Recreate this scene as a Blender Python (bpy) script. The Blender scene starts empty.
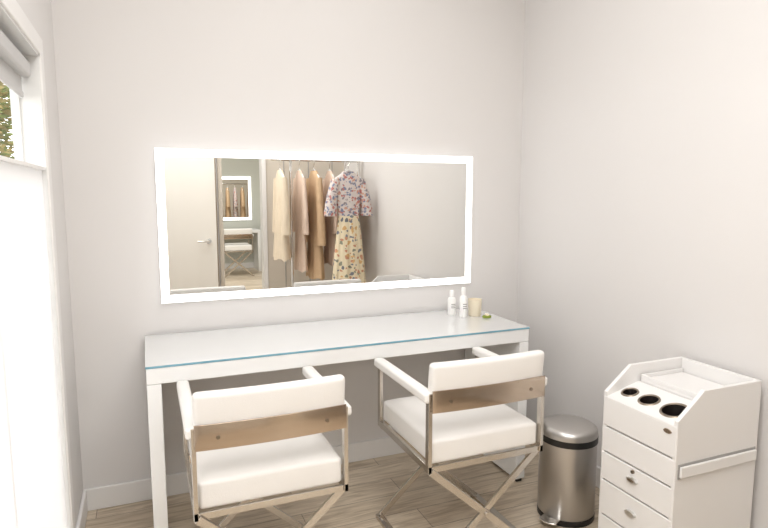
import bpy, bmesh, math, random
from mathutils import Vector, Matrix
random.seed(4)
sc = bpy.context.scene
try:
    sc.view_settings.view_transform = 'Standard'
except Exception:
    pass
COL = sc.collection

def lin(c):
    c = c/255.0
    return c/12.92 if c <= 0.04045 else ((c+0.055)/1.055)**2.4
def rgb(r, g, b): return (lin(r), lin(g), lin(b), 1)

# ------------------------------------------------------------ materials
def pmat(name, col, rough=0.5, metal=0.0, noise=0.0, nscale=30, bump=0.0, bscale=200, coat=0.0, spec=0.5, emis=None, estr=0):
    m = bpy.data.materials.new(name); m.use_nodes = True
    nt = m.node_tree; b = nt.nodes['Principled BSDF']
    b.inputs['Base Color'].default_value = col
    b.inputs['Roughness'].default_value = rough
    b.inputs['Metallic'].default_value = metal
    b.inputs['Specular IOR Level'].default_value = spec
    b.inputs['Coat Weight'].default_value = coat
    b.inputs['Coat Roughness'].default_value = 0.03
    if emis:
        b.inputs['Emission Color'].default_value = emis
        b.inputs['Emission Strength'].default_value = estr
    if noise > 0 or bump > 0:
        tc = nt.nodes.new('ShaderNodeTexCoord')
        n = nt.nodes.new('ShaderNodeTexNoise'); n.inputs['Scale'].default_value = nscale
        nt.links.new(tc.outputs['Object'], n.inputs['Vector'])
        if noise > 0:
            mx = nt.nodes.new('ShaderNodeMixRGB'); mx.blend_type = 'MIX'
            mx.inputs['Color1'].default_value = col
            mx.inputs['Color2'].default_value = tuple(c*(1-noise) for c in col[:3])+(1,)
            nt.links.new(n.outputs['Fac'], mx.inputs['Fac'])
            nt.links.new(mx.outputs['Color'], b.inputs['Base Color'])
        if bump > 0:
            n2 = nt.nodes.new('ShaderNodeTexNoise'); n2.inputs['Scale'].default_value = bscale
            nt.links.new(tc.outputs['Object'], n2.inputs['Vector'])
            bp = nt.nodes.new('ShaderNodeBump'); bp.inputs['Strength'].default_value = bump
            bp.inputs['Distance'].default_value = 0.002
            nt.links.new(n2.outputs['Fac'], bp.inputs['Height'])
            nt.links.new(bp.outputs['Normal'], b.inputs['Normal'])
    return m

WALL = pmat('wall_paint', rgb(227, 224, 222), 0.7, noise=0.02, nscale=2, bump=0.12, bscale=180, spec=0.25)
WALLFAR = pmat('wall_paint_sage', rgb(204, 205, 196), 0.8, noise=0.03, nscale=2)
BEIGE = pmat('closet_beige', rgb(216, 207, 194), 0.6, noise=0.05, nscale=3)
CEIL = pmat('ceiling_paint', rgb(240, 239, 238), 0.9)
TRIM = pmat('trim_white', rgb(238, 236, 234), 0.4)
WHITE = pmat('white_lacquer', rgb(240, 240, 239), 0.3, coat=0.2)
BACKGLASS = pmat('white_backed_glass', rgb(226, 227, 227), 0.2, coat=1.0, spec=0.8)
CABW = pmat('trolley_white', rgb(236, 234, 232), 0.45, bump=0.05, bscale=300)
LEATH = pmat('white_leather', rgb(239, 236, 232), 0.5, bump=0.25, bscale=260)
CHROME = pmat('polished_chrome', (0.8, 0.79, 0.77, 1), 0.12, 1.0)
FRAME = pmat('brushed_steel_warm', (0.66, 0.62, 0.57, 1), 0.22, 1.0, noise=0.1, nscale=8)
BAND = pmat('bronze_steel_band', (0.60, 0.50, 0.41, 1), 0.17, 1.0, noise=0.15, nscale=6)
SCREW = pmat('screw_steel', (0.3, 0.25, 0.2, 1), 0.3, 1.0)
BLACK = pmat('black_plastic', rgb(25, 24, 24), 0.4)
DARKHOLE = pmat('cup_black', rgb(30, 22, 20), 0.5)
GREY = pmat('grey_seam', rgb(165, 163, 160), 0.5)
ALU = pmat('aluminium', (0.72, 0.72, 0.71, 1), 0.35, 1.0)
LED = pmat('led_diffuser', (1, 1, 1, 1), 0.5, emis=(1, 0.99, 0.98, 1), estr=2.2)
DOORW = pmat('door_white', rgb(238, 234, 227), 0.45)
FRAMEGREY = pmat('window_frame_paint', rgb(230, 230, 229), 0.4)
BLINDGREY = pmat('blind_cassette_grey', rgb(202, 201, 200), 0.5)
TEAL = pmat('glass_edge_teal', rgb(118, 168, 186), 0.15, spec=0.8)
BOTTLE = pmat('bottle_white', rgb(246, 245, 243), 0.3)
LABEL = pmat('label_grey', rgb(120, 118, 115), 0.6)
WAX = pmat('candle_wax', rgb(240, 226, 200), 0.5)
JAR = pmat('candle_jar', rgb(236, 224, 200), 0.15, coat=0.6)
GREEN = pmat('soap_green', rgb(150, 166, 60), 0.5, noise=0.4, nscale=60)
HANGER = pmat('hanger_white', rgb(240, 238, 236), 0.4)
BARK = pmat('bark', rgb(90, 75, 60), 0.9)
STILE = pmat('door_edge_brown', rgb(140, 125, 108), 0.6)
GROUND = pmat('outside_paving', rgb(150, 146, 138), 0.9, noise=0.2, nscale=2)

def steel_brushed():
    m = bpy.data.materials.new('brushed_stainless'); m.use_nodes = True
    nt = m.node_tree; b = nt.nodes['Principled BSDF']
    b.inputs['Metallic'].default_value = 1; b.inputs['Base Color'].default_value = (0.56, 0.54, 0.52, 1)
    tc = nt.nodes.new('ShaderNodeTexCoord'); mp = nt.nodes.new('ShaderNodeMapping')
    mp.inputs['Scale'].default_value = (4, 4, 300)
    n = nt.nodes.new('ShaderNodeTexNoise'); n.inputs['Scale'].default_value = 3
    nt.links.new(tc.outputs['Object'], mp.inputs['Vector']); nt.links.new(mp.outputs[0], n.inputs['Vector'])
    r = nt.nodes.new('ShaderNodeMapRange'); r.inputs['To Min'].default_value = 0.27; r.inputs['To Max'].default_value = 0.42
    nt.links.new(n.outputs['Fac'], r.inputs['Value']); nt.links.new(r.outputs[0], b.inputs['Roughness'])
    return m
STEEL = steel_brushed()

def wood_floor():
    m = bpy.data.materials.new('wood_plank_floor'); m.use_nodes = True
    nt = m.node_tree; b = nt.nodes['Principled BSDF']; L = nt.links.new
    tc = nt.nodes.new('ShaderNodeTexCoord')
    br = nt.nodes.new('ShaderNodeTexBrick')
    br.inputs['Scale'].default_value = 1.0
    br.inputs['Brick Width'].default_value = 1.3
    br.inputs['Row Height'].default_value = 0.15
    br.inputs['Mortar Size'].default_value = 0.0014
    br.inputs['Color1'].default_value = rgb(228, 214, 194)
    br.inputs['Color2'].default_value = rgb(200, 184, 162)
    br.inputs['Mortar'].default_value = rgb(135, 122, 106)
    br.offset = 0.37
    L(tc.outputs['Object'], br.inputs['Vector'])
    mp = nt.nodes.new('ShaderNodeMapping'); mp.inputs['Scale'].default_value = (1.8, 20, 1)
    L(tc.outputs['Object'], mp.inputs['Vector'])
    n = nt.nodes.new('ShaderNodeTexNoise'); n.inputs['Scale'].default_value = 2.5; n.inputs['Detail'].default_value = 9
    n.inputs['Distortion'].default_value = 1.2
    L(mp.outputs[0], n.inputs['Vector'])
    cr = nt.nodes.new('ShaderNodeValToRGB')
    cr.color_ramp.elements[0].position = 0.34; cr.color_ramp.elements[0].color = (0.54, 0.49, 0.43, 1)
    cr.color_ramp.elements[1].position = 0.6; cr.color_ramp.elements[1].color = (1, 1, 1, 1)
    L(n.outputs['Fac'], cr.inputs['Fac'])
    mx = nt.nodes.new('ShaderNodeMixRGB'); mx.blend_type = 'MULTIPLY'; mx.inputs['Fac'].default_value = 0.7
    L(br.outputs['Color'], mx.inputs['Color1']); L(cr.outputs['Color'], mx.inputs['Color2'])
    L(mx.outputs['Color'], b.inputs['Base Color'])
    b.inputs['Roughness'].default_value = 0.42
    return m
FLOOR = wood_floor()

def mirror_mat():
    m = bpy.data.materials.new('mirror_silver'); m.use_nodes = True
    b = m.node_tree.nodes['Principled BSDF']
    b.inputs['Base Color'].default_value = (0.86, 0.86, 0.84, 1); b.inputs['Metallic'].default_value = 1
    b.inputs['Roughness'].default_value = 0.0
    return m
MIRROR = mirror_mat()

def thin_glass(name, tint=(0.97, 0.985, 0.98, 1)):
    m = bpy.data.materials.new(name); m.use_nodes = True
    nt = m.node_tree; nt.nodes.clear()
    o = nt.nodes.new('ShaderNodeOutputMaterial'); t = nt.nodes.new('ShaderNodeBsdfTransparent')
    t.inputs['Color'].default_value = tint
    g = nt.nodes.new('ShaderNodeBsdfGlossy'); g.inputs['Roughness'].default_value = 0.02
    mx = nt.nodes.new('ShaderNodeMixShader'); mx.inputs[0].default_value = 0.06
    nt.links.new(t.outputs[0], mx.inputs[1]); nt.links.new(g.outputs[0], mx.inputs[2])
    nt.links.new(mx.outputs[0], o.inputs[0])
    return m
GLASS = thin_glass('clear_glass')

def translucent(name, col, f=0.45):
    m = bpy.data.materials.new(name); m.use_nodes = True
    nt = m.node_tree; nt.nodes.clear()
    o = nt.nodes.new('ShaderNodeOutputMaterial'); t = nt.nodes.new('ShaderNodeBsdfTranslucent')
    t.inputs['Color'].default_value = col
    d = nt.nodes.new('ShaderNodeBsdfDiffuse'); d.inputs['Color'].default_value = col
    mx = nt.nodes.new('ShaderNodeMixShader'); mx.inputs[0].default_value = f
    nt.links.new(t.outputs[0], mx.inputs[1]); nt.links.new(d.outputs[0], mx.inputs[2])
    nt.links.new(mx.outputs[0], o.inputs[0])
    return m
SHADE = translucent('translucent_shade', rgb(247, 246, 246), 0.4)
LEAF = translucent('leaves', rgb(112, 120, 74))
LEAF2 = translucent('leaves_warm', rgb(148, 134, 90))

def floral(name, base, cols, scale=22, thr=0.32):
    m = bpy.data.materials.new(name); m.use_nodes = True
    nt = m.node_tree; b = nt.nodes['Principled BSDF']; L = nt.links.new
    b.inputs['Roughness'].default_value = 0.85
    tc = nt.nodes.new('ShaderNodeTexCoord')
    nz = nt.nodes.new('ShaderNodeTexNoise'); nz.inputs['Scale'].default_value = 18
    L(tc.outputs['Object'], nz.inputs['Vector'])
    ad = nt.nodes.new('ShaderNodeMixRGB'); ad.blend_type = 'ADD'; ad.inputs['Fac'].default_value = 0.06
    L(tc.outputs['Object'], ad.inputs['Color1']); L(nz.outputs['Color'], ad.inputs['Color2'])
    v = nt.nodes.new('ShaderNodeTexVoronoi'); v.inputs['Scale'].default_value = scale
    L(ad.outputs[0], v.inputs['Vector'])
    mask = nt.nodes.new('ShaderNodeMath'); mask.operation = 'LESS_THAN'; mask.inputs[1].default_value = thr
    L(v.outputs['Distance'], mask.inputs[0])
    sep = nt.nodes.new('ShaderNodeSeparateColor'); L(v.outputs['Color'], sep.inputs[0])
    cr = nt.nodes.new('ShaderNodeValToRGB'); cr.color_ramp.interpolation = 'CONSTANT'
    els = cr.color_ramp.elements
    els[0].color = cols[0]; els[0].position = 0
    els[1].color = cols[1]; els[1].position = 1/len(cols)
    for i in range(2, len(cols)):
        e = els.new(i/len(cols)); e.color = cols[i]
    L(sep.outputs[0], cr.inputs['Fac'])
    mx = nt.nodes.new('ShaderNodeMixRGB'); mx.inputs['Color1'].default_value = base
    L(mask.outputs[0], mx.inputs['Fac']); L(cr.outputs[0], mx.inputs['Color2'])
    L(mx.outputs[0], b.inputs['Base Color'])
    return m
FLOR1 = floral('floral_yellow_cloth', rgb(240, 226, 196), [rgb(222, 180, 124), rgb(150, 150, 132), rgb(206, 150, 120), rgb(130, 132, 140)], 26, 0.40)
FLOR2 = floral('floral_red_cloth', rgb(222, 212, 208), [rgb(196, 128, 122), rgb(134, 140, 164), rgb(210, 165, 145), rgb(150, 140, 146)], 38, 0.46)
TAN = pmat('tan_cloth', rgb(218, 186, 150), 0.9, noise=0.15, nscale=20)
PINK = pmat('blush_cloth', rgb(232, 208, 190), 0.9, noise=0.1, nscale=20)
CREAM = pmat('cream_cloth', rgb(234, 218, 194), 0.9, noise=0.1, nscale=20)

# ------------------------------------------------------------ helpers
def empty(name, loc=(0, 0, 0), rz=0):
    e = bpy.data.objects.new(name, None); COL.objects.link(e)
    e.location = loc; e.rotation_euler = (0, 0, rz); e.empty_display_size = 0.1
    return e
def obj(name, bm, mat, parent=None, loc=(0, 0, 0), smooth=False, bevel=0, bseg=2, mats=None):
    me = bpy.data.meshes.new(name); bmesh.ops.recalc_face_normals(bm, faces=bm.faces); bm.to_mesh(me); bm.free()
    o = bpy.data.objects.new(name, me); COL.objects.link(o)
    for mm in (mats or [mat]): me.materials.append(mm)
    o.location = loc
    if parent: o.parent = parent
    if smooth:
        for p in me.polygons: p.use_smooth = True
    if bevel > 0:
        b = o.modifiers.new('bevel', 'BEVEL'); b.width = bevel; b.segments = bseg; b.limit_method = 'ANGLE'
        b.angle_limit = math.radians(40)
    return o
def box(name, x0, x1, y0, y1, z0, z1, mat, parent=None, bevel=0, bseg=2, smooth=False):
    bm = bmesh.new(); bmesh.ops.create_cube(bm, size=1)
    for v in bm.verts:
        v.co = Vector((v.co.x*abs(x1-x0), v.co.y*abs(y1-y0), v.co.z*abs(z1-z0)))
    return obj(name, bm, mat, parent, ((x0+x1)/2, (y0+y1)/2, (z0+z1)/2), bevel=bevel, bseg=bseg, smooth=smooth)
def lathe(name, prof, mat, parent=None, loc=(0, 0, 0), n=40, sx=1, sy=1):
    bm = bmesh.new(); rings = []
    for r, z in prof:
        if r < 1e-5: rings.append([bm.verts.new((0, 0, z))])
        else: rings.append([bm.verts.new((r*sx*math.cos(2*math.pi*i/n), r*sy*math.sin(2*math.pi*i/n), z)) for i in range(n)])
    for a, b in zip(rings[:-1], rings[1:]):
        for i in range(n):
            j = (i+1) % n
            if len(a) == 1 and len(b) == 1: continue
            if len(a) == 1: bm.faces.new((a[0], b[i], b[j]))
            elif len(b) == 1: bm.faces.new((a[i], a[j], b[0]))
            else: bm.faces.new((a[i], a[j], b[j], b[i]))
    o = obj(name, bm, mat, parent, loc, smooth=True)
    es = o.modifiers.new('es', 'EDGE_SPLIT'); es.split_angle = math.radians(40)
    return o
def bar(name, p0, p1, w, t, mat, parent=None, up=(0, 1, 0), bevel=0.0015):
    p0 = Vector(p0); p1 = Vector(p1); d = (p1-p0); l = d.length; d.normalize()
    upv = Vector(up); s = d.cross(upv).normalized(); upv = s.cross(d).normalized()
    bm = bmesh.new(); bmesh.ops.create_cube(bm, size=1)
    c = (p0+p1)/2
    for v in bm.verts:
        v.co = d*(v.co.x*l)+s*(v.co.y*w)+upv*(v.co.z*t)
    return obj(name, bm, mat, parent, c, bevel=bevel)
def tube(name, pts, r, mat, parent=None, loc=(0, 0, 0), cyc=False):
    cu = bpy.data.curves.new(name, 'CURVE'); cu.dimensions = '3D'; cu.bevel_depth = r; cu.bevel_resolution = 4
    s = cu.splines.new('POLY'); s.points.add(len(pts)-1); s.use_cyclic_u = cyc; cu.use_fill_caps = True
    for p, q in zip(s.points, pts): p.co = (*q, 1)
    cu.materials.append(mat)
    o = bpy.data.objects.new(name, cu); COL.objects.link(o); o.location = loc
    if parent: o.parent = parent
    return o
def slab(name, w, d, h, mat, parent, loc, bend=0.0, nx=14, ny=3, nz=3, bev=0.012, puff=0.0, puffy=0.0, tilt=0.0):
    bm = bmesh.new()
    NX, NY, NZ = nx, ny, nz
    grid = {}
    def V(i, j, k):
        key = (i, j, k)
        if key not in grid:
            x = (i/NX-.5)*w; y = (j/NY-.5)*d; z = (k/NZ-.5)*h
            a = 1-(2*x/w)**2; c = 1-(2*y/d)**2
            if puff: z += puff*(1 if z > 0 else -0.2)*min(1, a*3)*min(1, c*3)*(abs(z)/(h/2))
            if puffy: y += puffy*(1 if y > 0 else -1)*min(1, a*3)*(abs(y)/(d/2))*(1-(2*z/h)**2*.9)
            y -= bend*(1-(2*x/w)**2)
            y -= tilt*z
            grid[key] = bm.verts.new((x, y, z))
        return grid[key]
    for i in range(NX):
        for j in range(NY):
            for k in (0, NZ):
                bm.faces.new((V(i, j, k), V(i+1, j, k), V(i+1, j+1, k), V(i, j+1, k)))
    for i in range(NX):
        for k in range(NZ):
            for j in (0, NY):
                bm.faces.new((V(i, j, k), V(i+1, j, k), V(i+1, j, k+1), V(i, j, k+1)))
    for j in range(NY):
        for k in range(NZ):
            for i in (0, NX):
                bm.faces.new((V(i, j, k), V(i, j+1, k), V(i, j+1, k+1), V(i, j, k+1)))
    return obj(name, bm, mat, parent, loc, smooth=True, bevel=bev, bseg=4)

# ------------------------------------------------------------ room shell
RX = 1.93; LX = -0.30; H = 2.8; PY = -3.12; TW = 0.085
box('floor', -1.4, 3.5, -8.4, 0.12, -0.1, 0, FLOOR)
box('ceiling', -1.4, 3.5, -8.4, 0.12, H, H+0.1, CEIL)
box('wall_back', LX-TW, 3.5, 0, 0.12, 0, H, WALL)
box('wall_right', RX, RX+0.12, PY, 0, 0, H, WALL)
box('wall_left', LX-TW, LX, -0.45, 0, 0, H, WALL)
box('wall_left_header', LX-TW, LX, -2.15, -0.45, 1.83, H, WALL)
box('wall_left_front', LX-TW, LX, PY, -2.15, 0, H, WALL)
pw = empty('wall_front')
box('panel_left', LX-0.16, 0.66, PY-0.12, PY, 0, H, WALL, pw)
box('panel_header', 0.66, 1.12, PY-0.12, PY, 2.15, H, WALL, pw)
box('panel_right', 1.12, 3.5, PY-0.12, PY, 0, H, BEIGE, pw)
box('wall_far', -1.4, 3.5, -8.4, -8.28, 0, H, WALLFAR)
box('wall_far_left', -1.52, -1.4, -8.4, PY-0.12, 0, H, WALLFAR)
box('wall_far_right', 3.5, 3.62, -8.4, 0, 0, H, WALLFAR)
box('wall_far_return', -1.4, LX-0.16, PY-0.12, PY, 0, H, WALLFAR)
for i, x in enumerate((1.30, 1.55, 1.80)):
    box('seam_%d' % i, x-0.004, x+0.004, PY, PY+0.004, 0.02, 2.4, GREY, pw)
box('baseboard_back', LX, RX, -0.014, 0, 0, 0.10, TRIM, bevel=0.004)
box('baseboard_right', RX-0.014, RX, PY, -0.014, 0, 0.10, TRIM, bevel=0.004)
box('baseboard_left', LX, LX+0.014, -0.39, -0.014, 0, 0.10, TRIM, bevel=0.004)
box('baseboard_far', -1.4, 3.5, -8.28, -8.266, 0, 0.10, TRIM)
box('trim_door_jamb', 0.66, 0.70, PY-0.12, PY+0.012, 0, 2.15, BEIGE)
box('trim_door_jamb_b', 1.08, 1.12, PY-0.12, PY+0.012, 0, 2.15, TRIM)

# window
w = empty('window_1', (0, 0, 0))
GX = LX-0.064
box('jamb_far', LX-TW, LX+0.004, -0.45, -0.458, 0, 1.83, FRAMEGREY, w)
box('frame_far', GX-0.012, GX+0.006, -0.466, -0.458, 0, 1.83, FRAMEGREY, w, 0.002)
box('frame_near', GX-0.015, GX+0.015, -2.15, -2.11, 0, 1.83, FRAMEGREY, w, 0.004)
box('frame_head', GX-0.015, GX+0.015, -2.11, -0.466, 1.80, 1.83, FRAMEGREY, w, 0.004)
box('blind_cassette', GX+0.006, GX+0.045, -2.11, -0.466, 1.75, 1.80, BLINDGREY, w, 0.01, 4)
box('blind_hem', GX+0.01, GX+0.020, -2.11, -0.466, 1.685, 1.705, BLINDGREY, w, 0.004)
box('blind_fabric', GX+0.014, GX+0.016, -2.11, -0.466, 1.70, 1.76, BLINDGREY, w)
box('mid_rail', GX-0.015, GX+0.015, -2.11, -0.466, 1.43, 1.46, FRAMEGREY, w, 0.004)
box('head_liner', LX-TW, LX+0.004, -2.15, -0.45, 1.822, 1.835, FRAMEGREY, w)
bm = bmesh.new()
bm.faces.new([bm.verts.new(p) for p in ((GX, -2.11, .02), (GX, -.463, .02), (GX, -.463, 1.81), (GX, -2.11, 1.81))])
obj('glass_pane', bm, GLASS, w)
box('sill', GX-0.015, GX+0.015, -2.11, -0.466, 0.0, 0.03, FRAMEGREY, w)
s = empty('window_shade')
box('shade_panel_a', LX-0.014, LX-0.008, -1.255, -0.464, 0.01, 1.455, SHADE, s)
box('shade_panel_b', LX-0.004, LX+0.002, -2.14, -1.245, 0.01, 1.455, SHADE, s)
box('shade_rail', LX-0.018, LX+0.004, -2.14, -0.464, 1.452, 1.462, TRIM, s)
c = empty('trim_window')
box('casing_side', LX, LX+0.010, -0.45, -0.39, 0, 1.89, TRIM, c, 0.003)
box('casing_head', LX, LX+0.010, -2.15, -0.45, 1.83, 1.89, TRIM, c, 0.003)

# outside
box('ground_outside', -16, -1.6, -8, 18, -0.15, -0.05, GROUND)
t = empty('garden_tree', (-1.70, 6.0, -0.05))
tube('trunk', [(0, 0, 0), (0.05, 0.02, 1.0), (-0.05, 0, 2.0), (0.05, 0.05, 3.0)], 0.06, BARK, t)
for k, mt in enumerate((LEAF, LEAF2)):
    bm = bmesh.new()
    for i in range(2000):
        a = random.gauss(0, 0.7); b = random.gauss(0, 0.6); cc = random.gauss(2.35, 0.42)
        if cc < 1.3: continue
        R = Matrix.Rotation(random.uniform(0, 6.28), 3, 'Z') @ Matrix.Rotation(random.uniform(0, 3.1), 3, 'X')
        sz = random.uniform(0.04, 0.08)
        vs = [bm.verts.new(Vector((a, b, cc)) + R @ Vector(p)*sz) for p in ((-1, 0, 0), (0, -.5, 0), (1.2, 0, 0), (0, .5, 0))]
        bm.faces.new(vs)
    obj('foliage_%d' % k, bm, mt, t)

# ------------------------------------------------------------ LED mirror
def led_mirror(name, x0, x1, z0, z1, yw, s, bw=0.036):
    e = empty(name, ((x0+x1)/2, yw, (z0+z1)/2)); hw = (x1-x0)/2; hh = (z1-z0)/2
    def bx(n, a, b, c_, d_, y0, y1, m, bv=0): box(n, a, b, min(s*y0, s*y1), max(s*y0, s*y1), c_, d_, m, e, bv)
    bx('back_box', -hw+.004, hw-.004, -hh+.004, hh-.004, 0.0, 0.0265, ALU)
    bx('mirror_glass', -hw+bw, hw-bw, -hh+bw, hh-bw, 0.0265, 0.031, MIRROR)
    bx('led_top', -hw, hw, hh-bw, hh, 0.0265, 0.032, LED)
    bx('led_bottom', -hw, hw, -hh, -hh+bw, 0.0265, 0.032, LED)
    bx('led_left', -hw, -hw+bw, -hh+bw, hh-bw, 0.0265, 0.032, LED)
    bx('led_right', hw-bw, hw, -hh+bw, hh-bw, 0.0265, 0.032, LED)
led_mirror('led_wall_mirror', 0.053, 1.605, 0.90, 1.567, 0, -1, 0.034)
led_mirror('led_wall_mirror.001', 1.24, 1.84, 0.895, 1.685, -8.28, 1, 0.05)

# ------------------------------------------------------------ desk
d = empty('vanity_desk', (0.81, 0, 0))
X0, X1, YF, YB = -0.83, 0.825, -0.515, -0.018
box('desktop', X0, X1, YF, YB, 0.69, 0.75, WHITE, d, 0.003)
box('side_panel_left', X0, X0+0.05, YF, YB, 0.0, 0.689, WHITE, d, 0.003)
box('side_panel_right', X1-0.05, X1, YF, YB, 0.018, 0.689, WHITE, d, 0.003)
box('foot_a', X1-0.04, X1-0.01, YF+0.01, YF+0.05, 0, 0.018, BLACK, d)
box('foot_b', X1-0.04, X1-0.01, YB-0.05, YB-0.01, 0, 0.018, BLACK, d)
bm = bmesh.new(); bmesh.ops.create_cube(bm, size=1)
for v in bm.verts: v.co = Vector((v.co.x*(X1-X0+.004), v.co.y*(YB-YF+.004), v.co.z*0.008))
g = obj('glass_top', bm, None, d, ((X0+X1)/2, (YF+YB)/2, 0.7545), mats=[BACKGLASS, TEAL])
for p in g.data.polygons: p.material_index = 0 if abs(p.normal.z) > .5 else 1

# ------------------------------------------------------------ director chairs
def chair(name, loc, rz=0):
    e = empty(name, loc, rz)
    W = 0.233; D = 0.222
    sx = {'l': -1, 'r': 1}
    for k, q in sx.items():
        x = q*W
        bar('post_back_'+k, (x, -D, .415), (x, -D, .70), .026, .014, FRAME, e, (1, 0, 0))
        bar('post_front_'+k, (x, D, .415), (x, D, .668), .026, .014, FRAME, e, (1, 0, 0))
        bar('side_rail_'+k, (x, -D-.013, .428), (x, D+.013, .428), .026, .0145, FRAME, e, (1, 0, 0))
        bar('runner_'+k, (x, -D-.02, .0085), (x, D+.02, .0085), .017, .03, FRAME, e, (1, 0, 0))
        slab('armrest_'+k, .042, 2*D+.035, .034, LEATH, e, (x, .005, .684), nx=3, ny=10, nz=3, bev=.009, puff=.004)
    for n, y in (('back', -D), ('front', D)):
        bar('rail_'+n, (-W+.007, y, .424), (W-.007, y, .424), .022, .010, FRAME, e, (0, 1, 0))
        bar('leg_a_'+n, (-W+.004, y-.008, .42), (W-.004, y-.008, .016), .026, .010, FRAME, e, (0, 1, 0))
        bar('leg_b_'+n, (W-.004, y+.008, .42), (-W+.004, y+.008, .016), .026, .010, FRAME, e, (0, 1, 0))
        lathe('pivot_'+n, [(0, -.02), (.009, -.02), (.009, .02), (0, .02)], FRAME, e, (0, y, .218), 16).rotation_euler = (math.pi/2, 0, 0)
    slab('seat', 2*W-.02, 2*D-.004, .085, LEATH, e, (0, 0.0, .482), nx=14, ny=14, nz=3, bev=.012, puff=.012)
    slab('back_pad', 2*W-.004, .04, .118, LEATH, e, (0, -D+.002, .746), bend=.012, nx=20, ny=2, nz=6, bev=.014, puffy=.003, tilt=.10)
    slab('back_band', 2*W-.004, .005, .078, BAND, e, (0, -D-.021, .674), bend=.012, nx=20, ny=1, nz=1, bev=.001)
    slab('band_inner_pad', 2*W-.03, .014, .06, LEATH, e, (0, -D-.008, .670), bend=.012, nx=20, ny=1, nz=1, bev=.002)
    for q in (-1, 1):
        for dx in (.165,):
            yy = -D-.0232-.012*(1-(dx/W)**2)
            lathe('screw', [(0, 0), (.006, 0), (.006, .003), (0, .004)], SCREW, e, (q*dx, yy, .672), 14).rotation_euler = (math.pi/2, 0, 0)
    return e
chair('director_chair', (0.334, -0.778, 0), 0.0)
chair('director_chair.001', (1.103, -0.778, 0), 0.0)
chair('director_chair.002', (1.42, -7.35, 0), math.pi)

# ------------------------------------------------------------ salon trolley
t = empty('salon_trolley', (1.71, -1.281, 0))
def TX(x): return x-1.71
def TY(y): return y+1.281
Yn, Yf, Xf, Xb = -1.441, -1.121, 1.522, 1.900
prof = [(Xf, .06), (Xb, .06), (Xb, .75), (1.632, .75), (Xf, .662)]
def side(name, y0, y1):
    bm = bmesh.new()
    a = [bm.verts.new((TX(x), TY(y0), z)) for x, z in prof]; b = [bm.verts.new((TX(x), TY(y1), z)) for x, z in prof]
    bm.faces.new(a); bm.faces.new(b)
    for i in range(5): bm.faces.new((a[i], a[(i+1) % 5], b[(i+1) % 5], b[i]))
    obj(name, bm, CABW, t, bevel=.002)
side('side_near', Yn, Yn+.015); side('side_far', Yf-.015, Yf)
box('back_panel', TX(Xb-.015), TX(Xb), TY(Yn+.015), TY(Yf-.015), .06, .75, CABW, t, .002)
box('carcass', TX(Xf+.02), TX(Xb-.015), TY(Yn+.015), TY(Yf-.015), .06, .60, GREY, t)
zs = [(.645, .539), (.533, .442), (.436, .335), (.329, .20), (.194, .065)]
for i, (a, b) in enumerate(zs):
    box('drawer_%d' % i, TX(Xf-.002), TX(Xf+.018), TY(Yn+.003), TY(Yf-.003), b, a, CABW, t, .003)
ya, yb = Yn+.015, Yf-.015
cells = [(ya, ya+.118, .040), (ya+.118, ya+.21, .031), (ya+.21, yb, .025)]
xa, xb_, za, zb_ = Xf+.001, 1.665, .646, .684
def P(x, y): return Vector((TX(x), TY(y), za+(zb_-za)*(x-xa)/(xb_-xa)))
bm = bmesh.new(); bmc = bmesh.new(); bmr = bmesh.new()
for (c0, c1, r) in cells:
    cx, cy = (xa+xb_)/2-.004, (c0+c1)/2
    bpts = []; N = 10
    cor = [(xa, c0), (xb_, c0), (xb_, c1), (xa, c1)]
    for q in range(4):
        p, s_ = cor[q], cor[(q+1) % 4]
        for k in range(N): bpts.append((p[0]+(s_[0]-p[0])*k/N, p[1]+(s_[1]-p[1])*k/N))
    outer = [bm.verts.new(P(*p)) for p in bpts]
    ang = [math.atan2(p[1]-cy, p[0]-cx) for p in bpts]
    circ = [(cx+r*math.cos(a), cy+r*math.sin(a)) for a in ang]
    inner = [bm.verts.new(P(*p)) for p in circ]
    n = len(outer)
    for i in range(n):
        j = (i+1) % n; bm.faces.new((outer[i], outer[j], inner[j], inner[i]))
    M = 40
    cc = [(cx+r*math.cos(2*math.pi*i/M), cy+r*math.sin(2*math.pi*i/M)) for i in range(M)]
    top = [bmc.verts.new(P(*p)) for p in cc]; bot = [bmc.verts.new(P(*p)+Vector((0, 0, -.055))) for p in cc]
    for i in range(M): bmc.faces.new((top[i], top[(i+1) % M], bot[(i+1) % M], bot[i]))
    bmc.faces.new(bot)
    pr = [(-.001, 0), (-.001, .0035), (.004, .0035), (.006, 0)]
    rings = [[bmr.verts.new(P(cx+(r+dr)*math.cos(2*math.pi*i/M), cy+(r+dr)*math.sin(2*math.pi*i/M))+Vector((0, 0, dz))) for i in range(M)] for dr, dz in pr]
    for a, b in zip(rings[:-1], rings[1:]):
        for i in range(M): bmr.faces.new((a[i], a[(i+1) % M], b[(i+1) % M], b[i]))
obj('cup_panel', bm, CABW, t); obj('tool_cups', bmc, DARKHOLE, t); obj('cup_rims', bmr, SCREW, t, smooth=True)
box('tray_top', TX(1.665), TX(Xb-.015), TY(ya), TY(yb), .66, .684, CABW, t, .001)
box('tray_base', TX(1.675), TX(Xb-.02), TY(ya+.006), TY(yb-.006), .6845, .698, CABW, t, .002)
box('tray_rim_front', TX(1.675), TX(1.683), TY(ya+.006), TY(yb-.006), .698, .712, CABW, t, .002)
box('tray_rim_near', TX(1.683), TX(Xb-.02), TY(ya+.006), TY(ya+.013), .698, .712, CABW, t, .002)
box('tray_rim_far', TX(1.683), TX(Xb-.02), TY(yb-.013), TY(yb-.006), .698, .712, CABW, t, .002)
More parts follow.
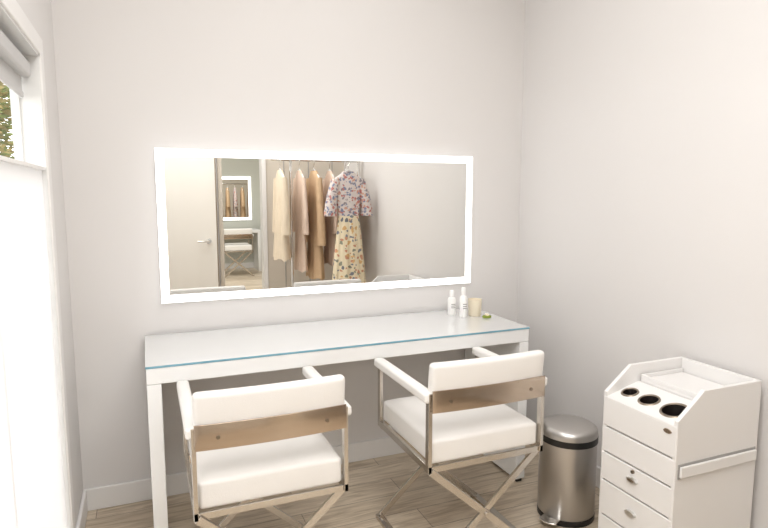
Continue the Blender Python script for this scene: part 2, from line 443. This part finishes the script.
def disc(name, y, z, ry, rz_, th, m):
    o = lathe(name, [(0, 0), (1, 0), (.9, 1), (0, 1)], m, t, (TX(Xf-.002), TY(y), z), 28)
    o.scale = (rz_, ry, th); o.rotation_euler = (0, -math.pi/2, 0)
disc('lock', -1.275, .422, .007, .007, .006, SCREW)
disc('pull', -1.275, .392, .024, .010, .010, ALU)
disc('pull_inner', -1.275, .392, .016, .005, .0115, SCREW)
disc('badge', -1.405, .620, .016, .008, .003, BAND)
disc('pull_low', -1.275, .27, .024, .010, .010, ALU)
box('side_rail_back', TX(Xf+.010), TX(Xb-.010), TY(Yn-.003), TY(Yn), .470, .520, GREY, t, .001)
box('side_rail', TX(Xf+.014), TX(Xb-.014), TY(Yn-.012), TY(Yn-.003), .476, .513, CABW, t, .003)
for k, (x, y) in enumerate(((Xf+.04, Yn+.04), (Xf+.04, Yf-.04), (Xb-.04, Yn+.04), (Xb-.04, Yf-.04))):
    o = lathe('caster_%d' % k, [(0, -.01), (.022, -.01), (.024, 0), (.022, .01), (0, .01)], BLACK, t, (TX(x), TY(y), .024), 24)
    o.rotation_euler = (math.pi/2, 0, 0)
    box('caster_fork_%d' % k, TX(x)-.012, TX(x)+.012, TY(y)-.014, TY(y)+.014, .035, .06, ALU, t)

# ------------------------------------------------------------ step bin
b = empty('pedal_bin', (1.63, -0.815, 0), math.radians(0))
lathe('body', [(0, .02), (.112, .02), (.118, .028), (.118, .345), (0, .345)], STEEL, b, n=56)
lathe('base_ring', [(0, 0), (.114, 0), (.119, .004), (.119, .026), (0, .026)], BLACK, b, n=56)
lathe('rim_band', [(.112, .340), (.121, .342), (.121, .369), (.112, .372)], BLACK, b, n=56)
lathe('lid', [(.120, .369), (.120, .385), (.114, .398), (.095, .408), (.06, .414), (0, .416)], STEEL, b, n=56)
pd = slab('pedal', .075, .05, .008, CHROME, b, (-.122, -.05, .026), nx=6, ny=3, nz=1, bev=.003, bend=.012)
pd.rotation_euler = (0, 0, math.radians(-65))
box('hinge', .085, .128, -.03, .03, .32, .385, BLACK, b, .006)

# ------------------------------------------------------------ desk items
ZT = 0.7588
def bottle(name, x, y, h, r):
    e = empty(name, (x, y, ZT))
    lathe('body', [(0, 0), (r*.9, 0), (r, .004), (r, h*.62), (r*.85, h*.70), (r*.45, h*.74), (r*.45, h*.77), (0, h*.77)], BOTTLE, e)
    lathe('cap', [(0, h*.77), (r*.55, h*.77), (r*.55, h*.97), (r*.48, h), (0, h)], BOTTLE, e)
    for k in range(3):
        lathe('label_line_%d' % k, [(r*1.004, h*(.30+.07*k)), (r*1.006, h*(.305+.07*k)), (r*1.006, h*(.32+.07*k)), (r*1.004, h*(.325+.07*k))], LABEL, e)
    for o in e.children:
        if o.name.startswith('label_line'):
            bm = bmesh.new(); bm.from_mesh(o.data)
            kill = [v for v in bm.verts if not (v.co.y < -r*.75)]
            bmesh.ops.delete(bm, geom=kill, context='VERTS'); bm.to_mesh(o.data); bm.free()
bottle('lotion_bottle', 1.438, -0.13, .125, .021)
bottle('lotion_bottle.001', 1.462, -0.205, .15, .0185)
e = empty('candle', (1.535, -0.195, ZT))
lathe('jar', [(0, 0), (.031, 0), (.034, .004), (.036, .085), (.034, .085), (.032, .07)], JAR, e)
lathe('wax', [(0, .068), (.033, .068)], WAX, e)
tube('wick', [(0, 0, .068), (.001, 0, .078)], .0012, BLACK, e)
e = empty('decorative_soap', (1.565, -0.262, ZT))
lathe('dish', [(0, 0), (.022, 0), (.026, .006), (.02, .012), (0, .014)], GREEN, e, sx=1, sy=.7)
lathe('top_petal', [(0, .012), (.012, .012), (.010, .019), (0, .02)], WAX, e)

# ------------------------------------------------------------ room behind (seen in mirror)
e = empty('door_1', (0.21, PY+0.05, 0))
box('leaf', -.42, .42, -.02, .02, .008, 2.12, DOORW, e, .003)
lathe('rose', [(0, 0), (.026, 0), (.024, .01), (0, .01)], CHROME, e, (.345, .02, .93), 24).rotation_euler = (-math.pi/2, 0, 0)
tube('lever', [(.345, .02, .93), (.345, .06, .93), (.335, .066, .93), (.24, .066, .93)], .008, CHROME, e)
box('stile', .418, .428, -.02, .02, .008, 2.12, STILE, e)

def hanger(e, w=.20):
    tube('hanger_bar', [(-w, 0, -.11), (-w*.9, 0, -.09), (0, 0, -.02), (w*.9, 0, -.09), (w, 0, -.11)], .006, HANGER, e)
    tube('hanger_hook', [(0, 0, -.02), (0, 0, .02), (.014, 0, .03), (.02, 0, .045), (.014, 0, .06), (0, 0, .066), (-.014, 0, .06)], .003, CHROME, e)
def garment(name, x, y, zbar, rz, length, mat, w=.2, hem=.26, sleeve=.35, top=None, seed=0, thick=1.0):
    rnd = random.Random(seed)
    e = empty(name, (x, y, zbar-.062), rz)
    hanger(e, w*.95)
    bm = bmesh.new(); NU, NV = 72, 40; ph = rnd.uniform(0, 6); rings = []
    for j in range(NV+1):
        f = j/NV
        if f < .08: ww = w*(.38+.62*f/.08)
        elif f < .4: ww = w*(1-.28*(f-.08)/.32)
        else: ww = w*.72+(hem-w*.72)*((f-.4)/.6)**.8
        dd = (.035+.055*f)*thick
        if f < .08: z = -.035-.075*(f/.08)
        else: z = -.11-(f-.08)*length
        ring = []
        for i in range(NU):
            a = 2*math.pi*i/NU
            fold = 1+(.05+.22*f)*math.sin(9*a+ph+2*f)*.5+.08*f*math.sin(17*a+ph*2)
            ring.append(bm.verts.new((ww*math.cos(a), dd*math.sin(a)*fold*1.2, z+.01*math.sin(5*a+ph)*f)))
        rings.append(ring)
    for a, b in zip(rings[:-1], rings[1:]):
        for i in range(NU):
            bm.faces.new((a[i], a[(i+1) % NU], b[(i+1) % NU], b[i]))
    o = obj('dress_body', bm, mat, e, smooth=True, mats=[mat, top or mat])
    if top:
        for p in o.data.polygons:
            if p.center.z > -.42: p.material_index = 1
    if sleeve:
        for q in (-1, 1):
            bm = bmesh.new(); rs = []
            for j in range(15):
                f = j/14
                c = Vector((q*(w*.86+.055*math.sin(f*1.6)), 0.0, -.10-sleeve*f)); rr = (.05+.018*f)
                rs.append([bm.verts.new(c+Vector((rr*.8*math.cos(2*math.pi*i/20)*(1+.1*math.sin(3*i+j)), rr*thick*math.sin(2*math.pi*i/20), 0))) for i in range(20)])
            for a, b in zip(rs[:-1], rs[1:]):
                for i in range(20): bm.faces.new((a[i], a[(i+1) % 20], b[(i+1) % 20], b[i]))
            obj('sleeve', bm, top or mat, e, smooth=True)
def rack(name, x0, x1, xp0, xp1, y, z):
    e = empty(name, (0, y, 0))
    tube('top_bar', [(x0, 0, z), (x1, 0, z)], .013, CHROME, e)
    for k, x in enumerate((xp0, xp1)):
        tube('post_%d' % k, [(x, 0, .02), (x, 0, z+.10)], .013, CHROME, e)
        tube('foot_%d' % k, [(x, -.22, .015), (x, .22, .015)], .013, CHROME, e)
    tube('upper_bar', [(xp0, 0, z+.10), (xp1, 0, z+.10)], .010, CHROME, e)
    tube('low_bar', [(xp0, 0, .12), (xp1, 0, .12)], .010, CHROME, e)
    return e
RY = -2.56
rk = rack('clothes_rack', 1.06, 1.90, 1.235, 1.885, RY, 1.68)
R90 = math.radians(90)
DY = RY+.345
tube('face_out_arm', [(1.665, 0, 1.68), (1.665, .10, 1.68), (1.665, .36, 1.66)], .006, CHROME, rk)
garment('hanging_dress', 1.665, DY, 1.665, 0, 1.05, FLOR1, .130, .165, .32, FLOR2, seed=1, thick=.8)
garment('hanging_robe', 1.452, RY, 1.68, R90, .98, TAN, .18, .20, .60, seed=2, thick=.6)
garment('hanging_blouse', 1.315, RY, 1.68, R90, .90, PINK, .16, .17, .5, seed=3, thick=.4)
garment('hanging_cardigan', 1.14, RY, 1.68, R90, .78, CREAM, .16, .17, .5, seed=5, thick=.6)
garment('hanging_shirt', 1.600, RY, 1.68, R90, .85, PINK, .15, .17, .5, seed=8, thick=.4)
garment('hanging_robe.001', 1.755, RY, 1.68, R90, .95, TAN, .15, .17, .5, seed=9, thick=.5)
# far-room furniture
rack('clothes_rack.001', 1.6, 2.9, 1.65, 2.85, -4.3, 1.62)
for k, (x, m) in enumerate(((1.75, CREAM), (1.93, TAN), (2.11, FLOR2), (2.29, TAN), (2.47, PINK), (2.65, FLOR1))):
    garment('hanging_garment' + ('.%03d' % k if k else ''), x, -4.3, 1.62, math.radians(86), .9, m, .17, .19, .4, seed=20+k, thick=.7)
e = empty('vanity_desk.001', (1.45, -7.98, 0))
box('top', -.6, .45, -.25, .25, .69, .74, WHITE, e, .003)
box('side_l', -.6, -.55, -.25, .25, 0, .69, WHITE, e); box('side_r', .4, .45, -.25, .25, 0, .69, WHITE, e)
e = empty('drawer_chest', (2.2, -7.95, 0))
box('carcass', -.22, .22, -.25, .24, 0, .78, WHITE, e, .003)
for k in range(4):
    box('drawer_%d' % k, -.21, .21, .24, .258, .03+k*.185, .03+k*.185+.18, WHITE, e, .003)
    box('pull_%d' % k, -.06, .06, .258, .268, .13+k*.185, .142+k*.185, ALU, e)

# ------------------------------------------------------------ lights
def area(name, loc, rot, sx, sy, p, col=(1, .995, .985)):  # unseen fill light added overhead to brighten the rooms
    e = empty(name, loc); e.rotation_euler = rot
    l = bpy.data.lights.new('lamp', 'AREA'); l.shape = 'RECTANGLE'; l.size = sx; l.size_y = sy; l.energy = p; l.color = col
    o = bpy.data.objects.new('lamp', l); COL.objects.link(o); o.parent = e; o.location = (0, 0, -.012)
    box('fill_housing', -sx/2-.02, sx/2+.02, -sy/2-.02, sy/2+.02, 0, .02, TRIM, e)  # added box around the fill light, not a known fixture
area('fill_light', (0.45, -2.25, H-.022), (0, 0, 0), 1.3, 1.3, 39)
area('fill_light.001', (0.80, -0.9, H-.022), (0, 0, 0), 1.0, 0.6, 6)
area('fill_light.002', (1.0, -5.6, H-.022), (0, 0, 0), 2.0, 2.0, 105)
wd = bpy.data.worlds.new('world'); sc.world = wd; wd.use_nodes = True
bg = wd.node_tree.nodes['Background']; bg.inputs['Color'].default_value = (0.98, 0.985, 1, 1); bg.inputs['Strength'].default_value = 3.7

# ------------------------------------------------------------ camera
cam = bpy.data.cameras.new('camera'); co = bpy.data.objects.new('camera', cam); COL.objects.link(co)
cam.sensor_width = 36; cam.lens = 36*580/768; cam.clip_start = 0.02
th = math.radians(22.4); p = math.radians(6.9)
F = Vector((math.sin(th)*math.cos(p), math.cos(th)*math.cos(p), -math.sin(p)))
co.location = (0, -2.706, 1.375)
co.rotation_euler = F.to_track_quat('-Z', 'Y').to_euler()
sc.camera = co
